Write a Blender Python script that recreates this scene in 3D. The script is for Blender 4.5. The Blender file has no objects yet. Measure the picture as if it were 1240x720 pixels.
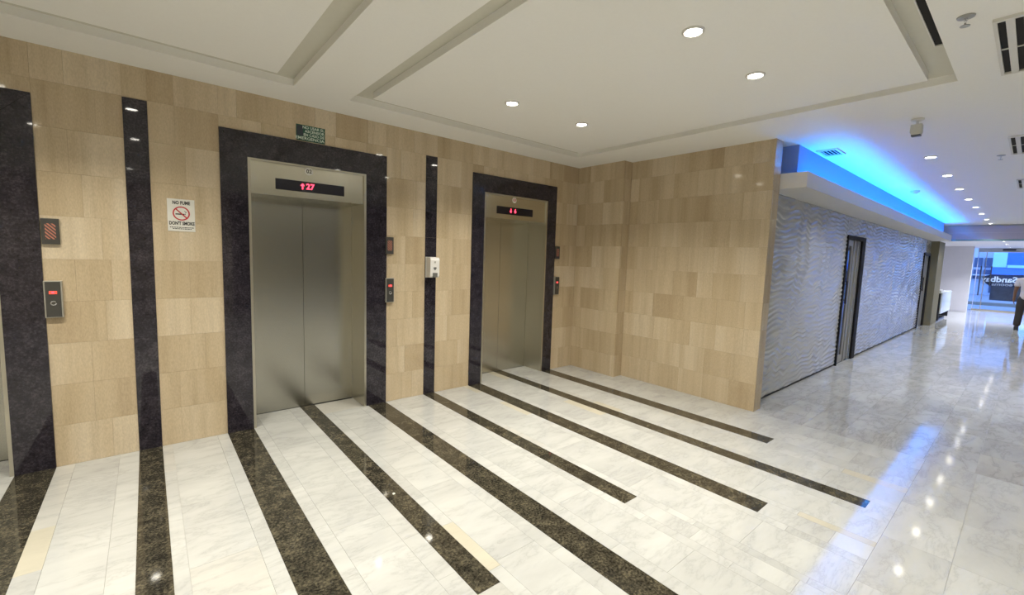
import bpy, bmesh, math, random
from mathutils import Vector, Matrix
random.seed(7)
SC = bpy.context.scene
COL = SC.collection

# ---------------------------------------------------------------- camera
cam_d = bpy.data.cameras.new('camera')
cam = bpy.data.objects.new('camera', cam_d)
COL.objects.link(cam)
cam_d.sensor_fit = 'HORIZONTAL'
cam_d.sensor_width = 36.0
cam_d.lens = 527.76 / 1240.0 * 36.0
cam_d.clip_start = 0.05
cam_d.clip_end = 300
R_right = Vector((0.7674766, -0.64028494, 0.03185713))
R_down = Vector((-0.036385, -0.09311817, -0.99499002))
R_fwd = Vector((0.6400436, 0.76247243, -0.09476278))
m = Matrix.Identity(4)
for i in range(3):
    m[i][0] = R_right[i]
    m[i][1] = -R_down[i]
    m[i][2] = -R_fwd[i]
m[0][3], m[1][3], m[2][3] = 0.0, -4.399, 1.624
cam.matrix_world = m
SC.camera = cam

# ---------------------------------------------------------------- world, exposure
wd = bpy.data.worlds.new('world')
SC.world = wd
wd.use_nodes = True
bg = wd.node_tree.nodes['Background']
bg.inputs[0].default_value = (0.23, 0.42, 1.0, 1)
bg.inputs[1].default_value = 3.0
SC.view_settings.view_transform = 'Standard'
SC.view_settings.look = 'None'
SC.view_settings.gamma = 1.0
SC.view_settings.use_curve_mapping = False
SC.view_settings.exposure = 0.2
LOBBY_W, HALL_W, REAR_W = 17.5, 12.0, 14.5
LOBBY_C, HALL_C = (1.0, 0.945, 0.81), (1.0, 0.98, 0.91)
BLUE_E = 95.0

H = 2.927          # ceiling height
YC = -2.441        # face of the corridor wall

# ---------------------------------------------------------------- materials
def new_mat(name):
    mt = bpy.data.materials.new(name)
    mt.use_nodes = True
    nt = mt.node_tree
    return mt, nt, nt.nodes['Principled BSDF']

def N(nt, typ, **kw):
    n = nt.nodes.new(typ)
    for k, v in kw.items():
        setattr(n, k, v)
    return n

def plain(name, col, rough=0.5, metal=0.0, emit=None, estr=0.0, spec=0.5, noise=0.0, nscale=30.0, bump=0.0):
    mt, nt, b = new_mat(name)
    b.inputs['Roughness'].default_value = rough
    b.inputs['Metallic'].default_value = metal
    b.inputs['Specular IOR Level'].default_value = spec
    b.inputs['Base Color'].default_value = (*col, 1)
    if emit:
        b.inputs['Emission Color'].default_value = (*emit, 1)
        b.inputs['Emission Strength'].default_value = estr
    if noise or bump:
        tc = N(nt, 'ShaderNodeTexCoord')
        no = N(nt, 'ShaderNodeTexNoise')
        no.inputs['Scale'].default_value = nscale
        no.inputs['Detail'].default_value = 4
        nt.links.new(tc.outputs['Object'], no.inputs['Vector'])
        if noise:
            mx = N(nt, 'ShaderNodeMix', data_type='RGBA')
            mx.inputs[6].default_value = (*[c * (1 - noise) for c in col], 1)
            mx.inputs[7].default_value = (*[min(1, c * (1 + noise)) for c in col], 1)
            nt.links.new(no.outputs['Fac'], mx.inputs[0])
            nt.links.new(mx.outputs[2], b.inputs['Base Color'])
        if bump:
            bp = N(nt, 'ShaderNodeBump')
            bp.inputs['Strength'].default_value = bump
            bp.inputs['Distance'].default_value = 0.002
            nt.links.new(no.outputs['Fac'], bp.inputs['Height'])
            nt.links.new(bp.outputs['Normal'], b.inputs['Normal'])
    return mt

def tile_random(nt):
    """one random number per tile: per object plus per loose island"""
    oi = N(nt, 'ShaderNodeObjectInfo')
    ge = N(nt, 'ShaderNodeNewGeometry')
    ad = N(nt, 'ShaderNodeMath', operation='ADD')
    fr = N(nt, 'ShaderNodeMath', operation='FRACT')
    nt.links.new(oi.outputs['Random'], ad.inputs[0])
    nt.links.new(ge.outputs['Random Per Island'], ad.inputs[1])
    nt.links.new(ad.outputs[0], fr.inputs[0])
    return fr.outputs[0], ge.outputs['Position']

def tile_coords(nt, rnd, pos, scale, rot=(0, 0, 0), spread=37.0):
    cm = N(nt, 'ShaderNodeCombineXYZ')
    for i, f in enumerate((1.0, 1.7, 2.3)):
        mu = N(nt, 'ShaderNodeMath', operation='MULTIPLY')
        mu.inputs[1].default_value = spread * f
        nt.links.new(rnd, mu.inputs[0])
        nt.links.new(mu.outputs[0], cm.inputs[i])
    va = N(nt, 'ShaderNodeVectorMath', operation='ADD')
    nt.links.new(pos, va.inputs[0])
    nt.links.new(cm.outputs[0], va.inputs[1])
    mp = N(nt, 'ShaderNodeMapping')
    mp.inputs['Scale'].default_value = scale
    mp.inputs['Rotation'].default_value = rot
    nt.links.new(va.outputs[0], mp.inputs['Vector'])
    return mp.outputs[0]

def ramp(nt, stops):
    r = N(nt, 'ShaderNodeValToRGB')
    el = r.color_ramp.elements
    while len(el) > 1:
        el.remove(el[-1])
    el[0].position, el[0].color = stops[0][0], (*stops[0][1], 1)
    for p, c in stops[1:]:
        e = el.new(p)
        e.color = (*c, 1)
    return r

def floor_marble(name, light, cream, vein, veinamt=0.55):
    mt, nt, b = new_mat(name)
    rnd, pos = tile_random(nt)
    v = tile_coords(nt, rnd, pos, (0.9, 2.6, 1.0), (0, 0, 0.6))
    n1 = N(nt, 'ShaderNodeTexNoise')
    n1.inputs['Scale'].default_value = 2.0
    n1.inputs['Detail'].default_value = 10
    n1.inputs['Roughness'].default_value = 0.66
    n1.inputs['Distortion'].default_value = 0.35
    nt.links.new(v, n1.inputs['Vector'])
    su = N(nt, 'ShaderNodeMath', operation='SUBTRACT')
    su.inputs[1].default_value = 0.5
    nt.links.new(n1.outputs['Fac'], su.inputs[0])
    ab = N(nt, 'ShaderNodeMath', operation='ABSOLUTE')
    nt.links.new(su.outputs[0], ab.inputs[0])
    rp = ramp(nt, [(0.0, (veinamt,) * 3), (0.012, (veinamt * 0.5,) * 3), (0.05, (0.10,) * 3), (0.16, (0, 0, 0))])
    nt.links.new(ab.outputs[0], rp.inputs[0])
    n2 = N(nt, 'ShaderNodeTexNoise')
    n2.inputs['Scale'].default_value = 1.6
    n2.inputs['Detail'].default_value = 5
    nt.links.new(v, n2.inputs['Vector'])
    rp2 = ramp(nt, [(0.35, (0, 0, 0)), (0.75, (0.42,) * 3)])
    nt.links.new(n2.outputs['Fac'], rp2.inputs[0])
    mxf = N(nt, 'ShaderNodeMath', operation='ADD', use_clamp=True)
    nt.links.new(rp.outputs[0], mxf.inputs[0])
    nt.links.new(rp2.outputs[0], mxf.inputs[1])
    base = ramp(nt, [(0.0, light), (0.60, [c * 0.94 for c in light]), (0.86, [c * 1.02 for c in light]), (0.965, cream)])
    base.color_ramp.interpolation = 'CONSTANT'
    nt.links.new(rnd, base.inputs[0])
    mx = N(nt, 'ShaderNodeMix', data_type='RGBA')
    nt.links.new(mxf.outputs[0], mx.inputs[0])
    nt.links.new(base.outputs[0], mx.inputs[6])
    mx.inputs[7].default_value = (*vein, 1)
    nt.links.new(mx.outputs[2], b.inputs['Base Color'])
    b.inputs['Roughness'].default_value = 0.075
    b.inputs['Specular IOR Level'].default_value = 0.5
    return mt

def wall_marble(name):
    mt, nt, b = new_mat(name)
    rnd, pos = tile_random(nt)
    v = tile_coords(nt, rnd, pos, (1.0, 1.0, 0.05))
    n1 = N(nt, 'ShaderNodeTexNoise')
    n1.inputs['Scale'].default_value = 14
    n1.inputs['Detail'].default_value = 7
    n1.inputs['Roughness'].default_value = 0.7
    nt.links.new(v, n1.inputs['Vector'])
    v2 = tile_coords(nt, rnd, pos, (1.0, 1.0, 0.02))
    n2 = N(nt, 'ShaderNodeTexNoise')
    n2.inputs['Scale'].default_value = 5.0
    n2.inputs['Detail'].default_value = 2
    nt.links.new(v2, n2.inputs['Vector'])
    v3 = tile_coords(nt, rnd, pos, (1.0, 1.0, 0.35))
    n3 = N(nt, 'ShaderNodeTexNoise')
    n3.inputs['Scale'].default_value = 150
    n3.inputs['Detail'].default_value = 2
    nt.links.new(v3, n3.inputs['Vector'])
    # tone per tile
    tone = ramp(nt, [(0.0, (0.48, 0.372, 0.24)), (0.30, (0.54, 0.43, 0.285)), (0.65, (0.60, 0.488, 0.337)), (1.0, (0.67, 0.565, 0.415))])
    s = N(nt, 'ShaderNodeMath', operation='MULTIPLY_ADD')
    s.inputs[1].default_value = 1.5
    s.inputs[2].default_value = -0.75
    nt.links.new(n2.outputs['Fac'], s.inputs[0])
    s2 = N(nt, 'ShaderNodeMath', operation='MULTIPLY_ADD')
    s2.inputs[1].default_value = 0.62
    s2.inputs[2].default_value = 0.19
    nt.links.new(rnd, s2.inputs[0])
    s3 = N(nt, 'ShaderNodeMath', operation='ADD', use_clamp=True)
    nt.links.new(s.outputs[0], s3.inputs[0])
    nt.links.new(s2.outputs[0], s3.inputs[1])
    nt.links.new(s3.outputs[0], tone.inputs[0])
    gr = ramp(nt, [(0.30, (0.88, 0.87, 0.85)), (0.5, (1, 1, 1)), (0.72, (1.05, 1.055, 1.06))])
    nt.links.new(n1.outputs['Fac'], gr.inputs[0])
    mu = N(nt, 'ShaderNodeMix', data_type='RGBA', blend_type='MULTIPLY')
    mu.inputs[0].default_value = 1.0
    nt.links.new(tone.outputs[0], mu.inputs[6])
    nt.links.new(gr.outputs[0], mu.inputs[7])
    fine = ramp(nt, [(0.3, (0.90,) * 3), (0.7, (1.06,) * 3)])
    nt.links.new(n3.outputs['Fac'], fine.inputs[0])
    mu2 = N(nt, 'ShaderNodeMix', data_type='RGBA', blend_type='MULTIPLY')
    mu2.inputs[0].default_value = 1.0
    nt.links.new(mu.outputs[2], mu2.inputs[6])
    nt.links.new(fine.outputs[0], mu2.inputs[7])
    nt.links.new(mu2.outputs[2], b.inputs['Base Color'])
    b.inputs['Roughness'].default_value = 0.06
    b.inputs['Specular IOR Level'].default_value = 0.4
    return mt

def granite(name, dark, mid, fleck, rough=0.09):
    mt, nt, b = new_mat(name)
    rnd, pos = tile_random(nt)
    v = tile_coords(nt, rnd, pos, (1, 1, 1))
    n1 = N(nt, 'ShaderNodeTexNoise')
    n1.inputs['Scale'].default_value = 75
    n1.inputs['Detail'].default_value = 6
    n1.inputs['Roughness'].default_value = 0.7
    nt.links.new(v, n1.inputs['Vector'])
    r1 = ramp(nt, [(0.38, dark), (0.52, mid), (0.66, fleck)])
    nb = N(nt, 'ShaderNodeTexNoise')
    nb.inputs['Scale'].default_value = 13
    nb.inputs['Detail'].default_value = 4
    nt.links.new(v, nb.inputs['Vector'])
    sm = N(nt, 'ShaderNodeMath', operation='MULTIPLY_ADD')
    sm.inputs[1].default_value = 0.45
    nt.links.new(nb.outputs['Fac'], sm.inputs[0])
    sn = N(nt, 'ShaderNodeMath', operation='SUBTRACT')
    sn.inputs[1].default_value = 0.225
    nt.links.new(n1.outputs['Fac'], sn.inputs[0])
    nt.links.new(sn.outputs[0], sm.inputs[2])
    nt.links.new(sm.outputs[0], r1.inputs[0])
    vo = N(nt, 'ShaderNodeTexVoronoi')
    vo.inputs['Scale'].default_value = 60
    nt.links.new(v, vo.inputs['Vector'])
    r2 = ramp(nt, [(0.0, (1.5, 1.4, 1.25)), (0.35, (1, 1, 1)), (0.8, (0.55, 0.55, 0.6))])
    nt.links.new(vo.outputs['Distance'], r2.inputs[0])
    mu = N(nt, 'ShaderNodeMix', data_type='RGBA', blend_type='MULTIPLY')
    mu.inputs[0].default_value = 0.5
    nt.links.new(r1.outputs[0], mu.inputs[6])
    nt.links.new(r2.outputs[0], mu.inputs[7])
    nt.links.new(mu.outputs[2], b.inputs['Base Color'])
    b.inputs['Roughness'].default_value = rough
    b.inputs['Specular IOR Level'].default_value = 0.5
    return mt

def steel(name, col=(0.50, 0.49, 0.435), rough=0.25, axis='x'):
    mt, nt, b = new_mat(name)
    ge = N(nt, 'ShaderNodeNewGeometry')
    mp = N(nt, 'ShaderNodeMapping')
    mp.inputs['Scale'].default_value = (3, 3, 400) if axis == 'z' else (400, 400, 3)
    nt.links.new(ge.outputs['Position'], mp.inputs['Vector'])
    no = N(nt, 'ShaderNodeTexNoise')
    no.inputs['Scale'].default_value = 1.0
    no.inputs['Detail'].default_value = 3
    nt.links.new(mp.outputs[0], no.inputs['Vector'])
    rr = N(nt, 'ShaderNodeMapRange')
    rr.inputs[3].default_value = rough - 0.015
    rr.inputs[4].default_value = rough + 0.02
    nt.links.new(no.outputs['Fac'], rr.inputs[0])
    nt.links.new(rr.outputs[0], b.inputs['Roughness'])
    cr = ramp(nt, [(0.3, [c * 0.975 for c in col]), (0.7, [min(1, c * 1.02) for c in col])])
    nt.links.new(no.outputs['Fac'], cr.inputs[0])
    nt.links.new(cr.outputs[0], b.inputs['Base Color'])
    b.inputs['Metallic'].default_value = 1.0
    return mt

def glass(name, tint=(0.9, 0.95, 1.0), refl=0.10):
    mt, nt, b = new_mat(name)
    out = nt.nodes['Material Output']
    tr = N(nt, 'ShaderNodeBsdfTransparent')
    tr.inputs[0].default_value = (*tint, 1)
    gl = N(nt, 'ShaderNodeBsdfGlossy')
    gl.inputs['Roughness'].default_value = 0.02
    lw = N(nt, 'ShaderNodeFresnel')
    lw.inputs['IOR'].default_value = 1.45
    mx = N(nt, 'ShaderNodeMixShader')
    nt.links.new(lw.outputs[0], mx.inputs[0])
    nt.links.new(tr.outputs[0], mx.inputs[1])
    nt.links.new(gl.outputs[0], mx.inputs[2])
    nt.links.new(mx.outputs[0], out.inputs['Surface'])
    return mt

M = {}
M['marble_floor'] = floor_marble('white veined floor marble', (0.585, 0.595, 0.585), (0.585, 0.58, 0.55), (0.35, 0.35, 0.355), 0.45)
M['marble_cream'] = floor_marble('cream floor marble', (0.61, 0.575, 0.48), (0.61, 0.575, 0.48), (0.42, 0.40, 0.33), 0.25)
M['marble_hall'] = floor_marble('grey veined floor marble', (0.53, 0.535, 0.53), (0.53, 0.52, 0.49), (0.27, 0.27, 0.27), 0.5)
M['grout'] = plain('floor grout', (0.46, 0.45, 0.42), 0.7, noise=0.1)
M['marble_wall'] = wall_marble('beige vein cut wall marble')
M['wall_joint'] = plain('wall tile joint', (0.42, 0.33, 0.22), 0.7, noise=0.1)
M['granite_wall'] = granite('black polished granite', (0.016, 0.014, 0.020), (0.030, 0.026, 0.036), (0.062, 0.055, 0.068), 0.035)
M['granite_floor'] = granite('brown black floor granite', (0.022, 0.020, 0.016), (0.055, 0.050, 0.036), (0.14, 0.122, 0.083), 0.05)
M['paint'] = plain('white ceiling paint', (0.90, 0.89, 0.845), 0.75, noise=0.02, nscale=60, bump=0.15)
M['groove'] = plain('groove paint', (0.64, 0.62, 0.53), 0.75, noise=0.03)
M['lobby_paint'] = plain('rear wall paint', (0.11, 0.095, 0.075), 0.6, noise=0.05, nscale=3)
M['pillar_shaded'] = plain('shaded pillar marble', (0.27, 0.25, 0.18), 0.8, noise=0.08, nscale=5, spec=0.2)  # same marble as the wall, its shadow put into a darker colour
M['left_paint'] = plain('left wall paint', (0.62, 0.56, 0.45), 0.6, noise=0.05, nscale=3)
M['white_wall'] = plain('pale painted wall', (0.68, 0.66, 0.70), 0.55, noise=0.03, nscale=8)
M['steel'] = steel('brushed steel')
M['steel_trim'] = steel('steel trim', (0.60, 0.57, 0.48), 0.3)
M['steel_dark'] = plain('dark steel joint', (0.05, 0.05, 0.05), 0.4, 0.6, noise=0.1)
M['panel_grey'] = plain('dark grey metal plate', (0.085, 0.083, 0.078), 0.38, 0.5, noise=0.06)
M['panel_edge'] = plain('pale metal edge', (0.50, 0.48, 0.43), 0.35, 0.6, noise=0.05)
M['black_glass'] = plain('black display glass', (0.010, 0.009, 0.020), 0.08, noise=0.05)
M['led_red'] = plain('red led', (0.5, 0.02, 0.03), 0.5, emit=(1.0, 0.05, 0.10), estr=3.2, noise=0.02)
M['led_dim'] = plain('dim red led', (0.4, 0.05, 0.03), 0.5, emit=(1.0, 0.10, 0.06), estr=0.8, noise=0.02)
M['salmon'] = plain('salmon stripe', (0.50, 0.20, 0.14), 0.5, noise=0.08)
M['white_plastic'] = plain('white plastic', (0.78, 0.77, 0.76), 0.35, noise=0.02)
M['grey_plastic'] = plain('grey plastic', (0.16, 0.16, 0.15), 0.35, noise=0.06)
M['dark_plastic'] = plain('dark plastic', (0.03, 0.03, 0.035), 0.4, noise=0.08)
M['sign_white'] = plain('sign white', (0.78, 0.77, 0.72), 0.45, noise=0.02)
M['sign_red'] = plain('sign red', (0.50, 0.02, 0.03), 0.5, noise=0.03)
M['sign_black'] = plain('sign black', (0.012, 0.012, 0.012), 0.5, noise=0.05)
M['sign_green'] = plain('sign green', (0.012, 0.085, 0.055), 0.45, noise=0.06)
M['sign_dark'] = plain('sign dark grey', (0.035, 0.045, 0.06), 0.5, noise=0.06)
M['sign_mint'] = plain('sign pale lettering', (0.78, 0.88, 0.80), 0.5, noise=0.03)
M['wave'] = plain('pearl white wave relief', (0.50, 0.50, 0.485), 0.10, 0.08, noise=0.03, nscale=6, spec=0.8)
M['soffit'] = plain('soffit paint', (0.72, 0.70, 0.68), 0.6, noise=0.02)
M['fascia_glow_tint'] = plain('fascia tinted with led glow', (0.26, 0.38, 0.70), 0.6, noise=0.02)  # white fascia with the cove's blue glow put into its colour
M['black_frame'] = plain('black door frame', (0.012, 0.011, 0.012), 0.6, noise=0.1, spec=0.2)
M['alu'] = plain('grey aluminium', (0.42, 0.42, 0.40), 0.4, 0.5, noise=0.05)
M['dark_glass'] = plain('dark tinted glass', (0.012, 0.013, 0.03), 0.05, noise=0.05)
M['chrome'] = plain('chrome', (0.75, 0.75, 0.78), 0.12, 1.0, noise=0.03)
M['blue_led'] = plain('blue led strip', (0.02, 0.1, 0.5), 0.5, emit=(0.0, 0.27, 1.0), estr=BLUE_E, noise=0.02)
M['lamp'] = plain('lamp lens', (0.9, 0.9, 0.85), 0.4, emit=(1.0, 0.95, 0.84), estr=32.0, noise=0.02)
M['lamp_ring'] = plain('lamp ring', (0.72, 0.70, 0.66), 0.35, 0.3, noise=0.03)
M['vent_white'] = plain('vent enamel', (0.72, 0.70, 0.64), 0.5, noise=0.03)
M['vent_dark'] = plain('vent cavity', (0.015, 0.014, 0.014), 0.9, noise=0.1)
M['glass'] = glass('clear glass')
M['bulkhead_glass'] = plain('lilac back painted glass', (0.58, 0.54, 0.62), 0.06, spec=0.9, noise=0.04, nscale=3)
M['green_edge'] = plain('green glass edge', (0.24, 0.42, 0.42), 0.15, noise=0.05)
M['film'] = plain('dark window film', (0.03, 0.05, 0.13), 0.2, noise=0.3, nscale=4)
M['film_low'] = plain('slate window film', (0.10, 0.15, 0.26), 0.3, noise=0.35, nscale=9)
M['film_text'] = plain('pale film lettering', (0.80, 0.84, 0.95), 0.5, noise=0.03)
M['pavement'] = plain('pavement', (0.33, 0.33, 0.34), 0.8, noise=0.15, nscale=5, bump=0.3)
M['kerb'] = plain('sandstone kerb', (0.30, 0.26, 0.19), 0.7, noise=0.15, nscale=8)
M['facade'] = plain('pale facade', (0.50, 0.55, 0.62), 0.7, noise=0.05, nscale=2)
M['facade_dark'] = plain('facade opening', (0.06, 0.09, 0.16), 0.3, noise=0.2, nscale=2)
M['poster_cyan'] = plain('pale cyan poster', (0.50, 0.90, 0.92), 0.6, noise=0.05, nscale=2)
M['poster_blue'] = plain('blue poster', (0.05, 0.20, 0.80), 0.6, noise=0.5, nscale=1.1)
M['band_blue'] = plain('blue fascia band', (0.10, 0.26, 0.75), 0.5, noise=0.15, nscale=1)
M['skin'] = plain('brown skin', (0.22, 0.115, 0.07), 0.55, noise=0.06, nscale=20)
M['shirt'] = plain('white cotton shirt', (0.66, 0.62, 0.66), 0.85, noise=0.06, nscale=14, bump=0.4)
M['trousers'] = plain('dark trousers', (0.045, 0.038, 0.036), 0.85, noise=0.15, nscale=25, bump=0.3)
M['hair'] = plain('black hair', (0.012, 0.010, 0.009), 0.6, noise=0.2, nscale=60)
M['paper'] = plain('scrap paper', (0.85, 0.85, 0.82), 0.8, noise=0.02)
M['printer'] = plain('pale grey casing', (0.60, 0.60, 0.58), 0.45, noise=0.04)
M['desk_white'] = plain('glossy white laminate', (0.78, 0.84, 0.86), 0.15, noise=0.02)

# ---------------------------------------------------------------- helpers
class MB:
    """collects faces and links them as one mesh object"""
    def __init__(s):
        s.v, s.f = [], []
    def box(s, x0, x1, y0, y1, z0, z1):
        b = len(s.v)
        s.v += [(x0, y0, z0), (x1, y0, z0), (x1, y1, z0), (x0, y1, z0), (x0, y0, z1), (x1, y0, z1), (x1, y1, z1), (x0, y1, z1)]
        s.f += [tuple(b + i for i in q) for q in ((0, 3, 2, 1), (4, 5, 6, 7), (0, 1, 5, 4), (1, 2, 6, 5), (2, 3, 7, 6), (3, 0, 4, 7))]
        return s
    def prism(s, pts, y0, y1, ax='y'):
        """polygon in x,z (ax y), x,y (ax z) or y,z (ax x) extruded"""
        def P(a, c, t):
            return (a, t, c) if ax == 'y' else (a, c, t) if ax == 'z' else (t, a, c)
        b, n = len(s.v), len(pts)
        s.v += [P(a, c, y0) for a, c in pts] + [P(a, c, y1) for a, c in pts]
        s.f += [tuple(range(b, b + n)), tuple(range(b + 2 * n - 1, b + n - 1, -1))]
        for i in range(n):
            j = (i + 1) % n
            s.f.append((b + i, b + n + i, b + n + j, b + j))
        return s
    def lathe(s, prof, c=(0, 0, 0), seg=24, ax='z'):
        """profile (r, h) turned about an axis through c"""
        b = len(s.v)
        for r, h in prof:
            for k in range(seg):
                a = 2 * math.pi * k / seg
                u, w = r * math.cos(a), r * math.sin(a)
                p = (u, w, h) if ax == 'z' else (u, h, w) if ax == 'y' else (h, u, w)
                s.v.append((c[0] + p[0], c[1] + p[1], c[2] + p[2]))
        for i in range(len(prof) - 1):
            for k in range(seg):
                k2 = (k + 1) % seg
                s.f.append((b + i * seg + k, b + i * seg + k2, b + (i + 1) * seg + k2, b + (i + 1) * seg + k))
        s.f.append(tuple(b + k for k in range(seg))[::-1])
        e = b + (len(prof) - 1) * seg
        s.f.append(tuple(e + k for k in range(seg)))
        return s
    def tube(s, p0, p1, r, seg=12):
        p0, p1 = Vector(p0), Vector(p1)
        d = (p1 - p0).normalized()
        u = d.orthogonal().normalized()
        w = d.cross(u)
        b = len(s.v)
        for p in (p0, p1):
            for k in range(seg):
                a = 2 * math.pi * k / seg
                s.v.append(tuple(p + r * (math.cos(a) * u + math.sin(a) * w)))
        for k in range(seg):
            k2 = (k + 1) % seg
            s.f.append((b + k, b + k2, b + seg + k2, b + seg + k))
        s.f.append(tuple(b + k for k in range(seg))[::-1])
        s.f.append(tuple(b + seg + k for k in range(seg)))
        return s
    def build(s, name, mat, parent=None, smooth=False, bevel=0.0, fix=True):
        me = bpy.data.meshes.new(name)
        me.from_pydata(s.v, [], s.f)
        if fix:
            bm = bmesh.new()
            bm.from_mesh(me)
            if bevel:
                bmesh.ops.bevel(bm, geom=list(bm.edges), offset=bevel, segments=2, affect='EDGES', profile=0.6)
            bmesh.ops.recalc_face_normals(bm, faces=bm.faces)
            bm.to_mesh(me)
            bm.free()
        me.materials.append(M[mat] if isinstance(mat, str) else mat)
        if smooth:
            me.polygons.foreach_set('use_smooth', [True] * len(me.polygons))
        return link(name, me, parent)

def link(name, me, parent=None):
    o = bpy.data.objects.new(name, me)
    COL.objects.link(o)
    if parent is not None:
        o.parent = parent
        # parents are translated only: keep world-built coordinates
        o.matrix_parent_inverse = Matrix.Translation(-Vector(parent.location)) if parent.type == 'EMPTY' else Matrix.Identity(4)
    return o

def box(name, mat, x0, x1, y0, y1, z0, z1, parent=None, bevel=0.0):
    return MB().box(x0, x1, y0, y1, z0, z1).build(name, mat, parent, bevel=bevel)

def struct(o):
    o['kind'] = 'structure'
    return o

def tag(o, label, cat, group=None):
    o['label'], o['category'] = label, cat
    if group:
        o['group'] = group
    return o

def thing(name, loc, label, cat, group=None):
    o = bpy.data.objects.new(name, None)
    o.location = loc
    o.empty_display_size = 0.1
    COL.objects.link(o)
    return tag(o, label, cat, group)

def text(name, body, size, mat, parent, x, y, z, facing='-y', align='CENTER', depth=0.0012, bold=0.0, sx=1.0, mirror=False):
    cu = bpy.data.curves.new(name, 'FONT')
    cu.body = body
    cu.size = size
    cu.align_x = align
    cu.align_y = 'CENTER'
    cu.extrude = depth
    cu.offset = bold
    cu.resolution_u = 3
    tmp = bpy.data.objects.new(name, cu)
    COL.objects.link(tmp)
    me = bpy.data.meshes.new_from_object(tmp.evaluated_get(bpy.context.evaluated_depsgraph_get()))
    bpy.data.objects.remove(tmp)
    k = -1 if mirror else 1
    for v in me.vertices:
        a, b, c = v.co.x * sx * k, v.co.y, v.co.z
        if facing == '-y':
            v.co = (x + a, y - c, z + b)
        else:                                   # facing -x: reading direction runs toward -y
            v.co = (x - c, y - a, z + b)
    me.materials.clear()
    me.materials.append(M[mat])
    bm = bmesh.new()
    bm.from_mesh(me)
    bmesh.ops.recalc_face_normals(bm, faces=bm.faces)
    bm.to_mesh(me)
    bm.free()
    return link(name, me, parent)

UNIT = {}
def unit(mat):
    if mat not in UNIT:
        v = [(x, y, z) for z in (0, 1) for x, y in ((0, 0), (1, 0), (1, 1), (0, 1))]
        f = [(0, 3, 2, 1), (4, 5, 6, 7), (0, 1, 5, 4), (1, 2, 6, 5), (2, 3, 7, 6), (3, 0, 4, 7)]
        me = bpy.data.meshes.new('slab ' + mat)
        me.from_pydata(v, [], f)
        me.materials.append(M[mat])
        UNIT[mat] = me
    return UNIT[mat]

def piece(name, mat, x0, x1, y0, y1, z0, z1, parent):
    o = bpy.data.objects.new(name, unit(mat))
    COL.objects.link(o)
    o.location = (x0, y0, z0)
    o.scale = (x1 - x0, y1 - y0, z1 - z0)
    o.parent = parent
    return o

# ================================================================ SETTING
# door openings and granite on the elevator wall (x ranges)
OPEN = [(-1.815, -0.757), (0.690, 1.722), (3.200, 4.275)]
FRAME = [(-2.000, -0.555), (0.491, 1.940), (3.022, 4.450)]
WSTRIP = [(-0.0985, 0.044), (2.397, 2.540)]
HEAD = 2.603       # top of the granite frames
ODOOR = 2.391      # top of the openings
RECESS = 0.345
X_B1, X_B2, Y_STEP, Y_END = 4.900, 5.070, -0.794, -2.557
X_L, Y_F, X_FAR = -3.6, -8.2, 26.5

# ---------------- floor
floor = struct(box('floor', 'grout', X_L - 0.2, X_FAR, Y_F, 0.6, -0.12, -0.008))
FS = [  # granite inlays: x0, x1, y_near, y_far
    (-2.000, -1.815, -3.4, -0.002), (-1.355, -1.215, -2.83, RECESS), (-0.757, -0.555, -3.43, -0.002),
    (-0.0985, 0.044, -2.785, -0.002), (0.491, 0.690, -3.40, -0.002), (1.162, 1.300, -2.83, RECESS),
    (1.745, 1.940, -3.60, -0.002), (2.397, 2.540, -2.785, -0.002), (3.022, 3.200, -3.378, -0.002),
    (3.680, 3.822, -3.812, RECESS), (4.275, 4.450, -2.982, -0.002)]
G = 0.0010
for x0, x1, ya, yb in FS:
    y = yb
    while y > ya + 0.01:
        y2 = max(ya, y - random.uniform(1.0, 1.5))
        if y2 - ya < 0.35:
            y2 = ya
        piece('granite_strip', 'granite_floor', x0 + G * .5, x1 - G * .5, y2 + G * .5, y, -0.02, 0.0, floor)
        y = y2
tiles = []      # (x0, x1, y0, y1, material)
def column(x0, x1, ya, yb, lo, hi):
    """tiles one behind another from yb down to ya"""
    y = yb
    first = True
    while y > ya + 0.01:
        L = random.uniform(lo, hi) * (random.uniform(0.5, 1) if first else 1)
        y2 = max(ya, y - L)
        if y2 - ya < 0.12:
            y2 = ya
        tiles.append((x0, x1, y2, y, 'marble_cream' if x1 - x0 < 0.13 and random.random() < 0.07 else 'marble_floor'))
        y, first = y2, False
Y_TURN = -3.95
edges = [X_L] + [e for s in FS for e in s[:2]] + [X_B2]
for i in range(0, len(edges), 2):           # the white lanes between the inlays
    a, b = edges[i], edges[i + 1]
    inside = any(o0 - 0.01 <= a and b <= o1 + 0.01 for o0, o1 in OPEN)
    top = RECESS if inside else -0.002
    if b - a < 0.62:
        l, r = a + random.uniform(0.06, 0.10), b - random.uniform(0.07, 0.12)
        column(a, l, Y_TURN, top, 0.35, 0.62)
        column(l, r, Y_TURN, top, 0.6, 0.95)
        column(r, b, Y_TURN, top, 0.35, 0.62)
    else:
        n = max(1, round((b - a) / 0.35))
        for k in range(n):
            column(a + (b - a) * k / n, a + (b - a) * (k + 1) / n, Y_TURN, top, 0.5, 0.8)
for x0, x1, ya, yb in FS:                    # past the end of each inlay
    if ya > Y_TURN + 0.05:
        column(x0, x1, Y_TURN, ya, 0.35, 0.6)
y = Y_TURN                                   # the cross-laid field in front
while y > Y_F + 0.01:
    y2 = max(Y_F, y - 0.305)
    x = X_L + random.uniform(-0.5, 0)
    while x < X_B2:
        x2 = min(X_B2, x + 0.61)
        if x2 > X_L:
            tiles.append((max(x, X_L), x2, y2, y, 'marble_floor'))
        x = x2
    y = y2
y = YC + 0.03                                # corridor rows
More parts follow.
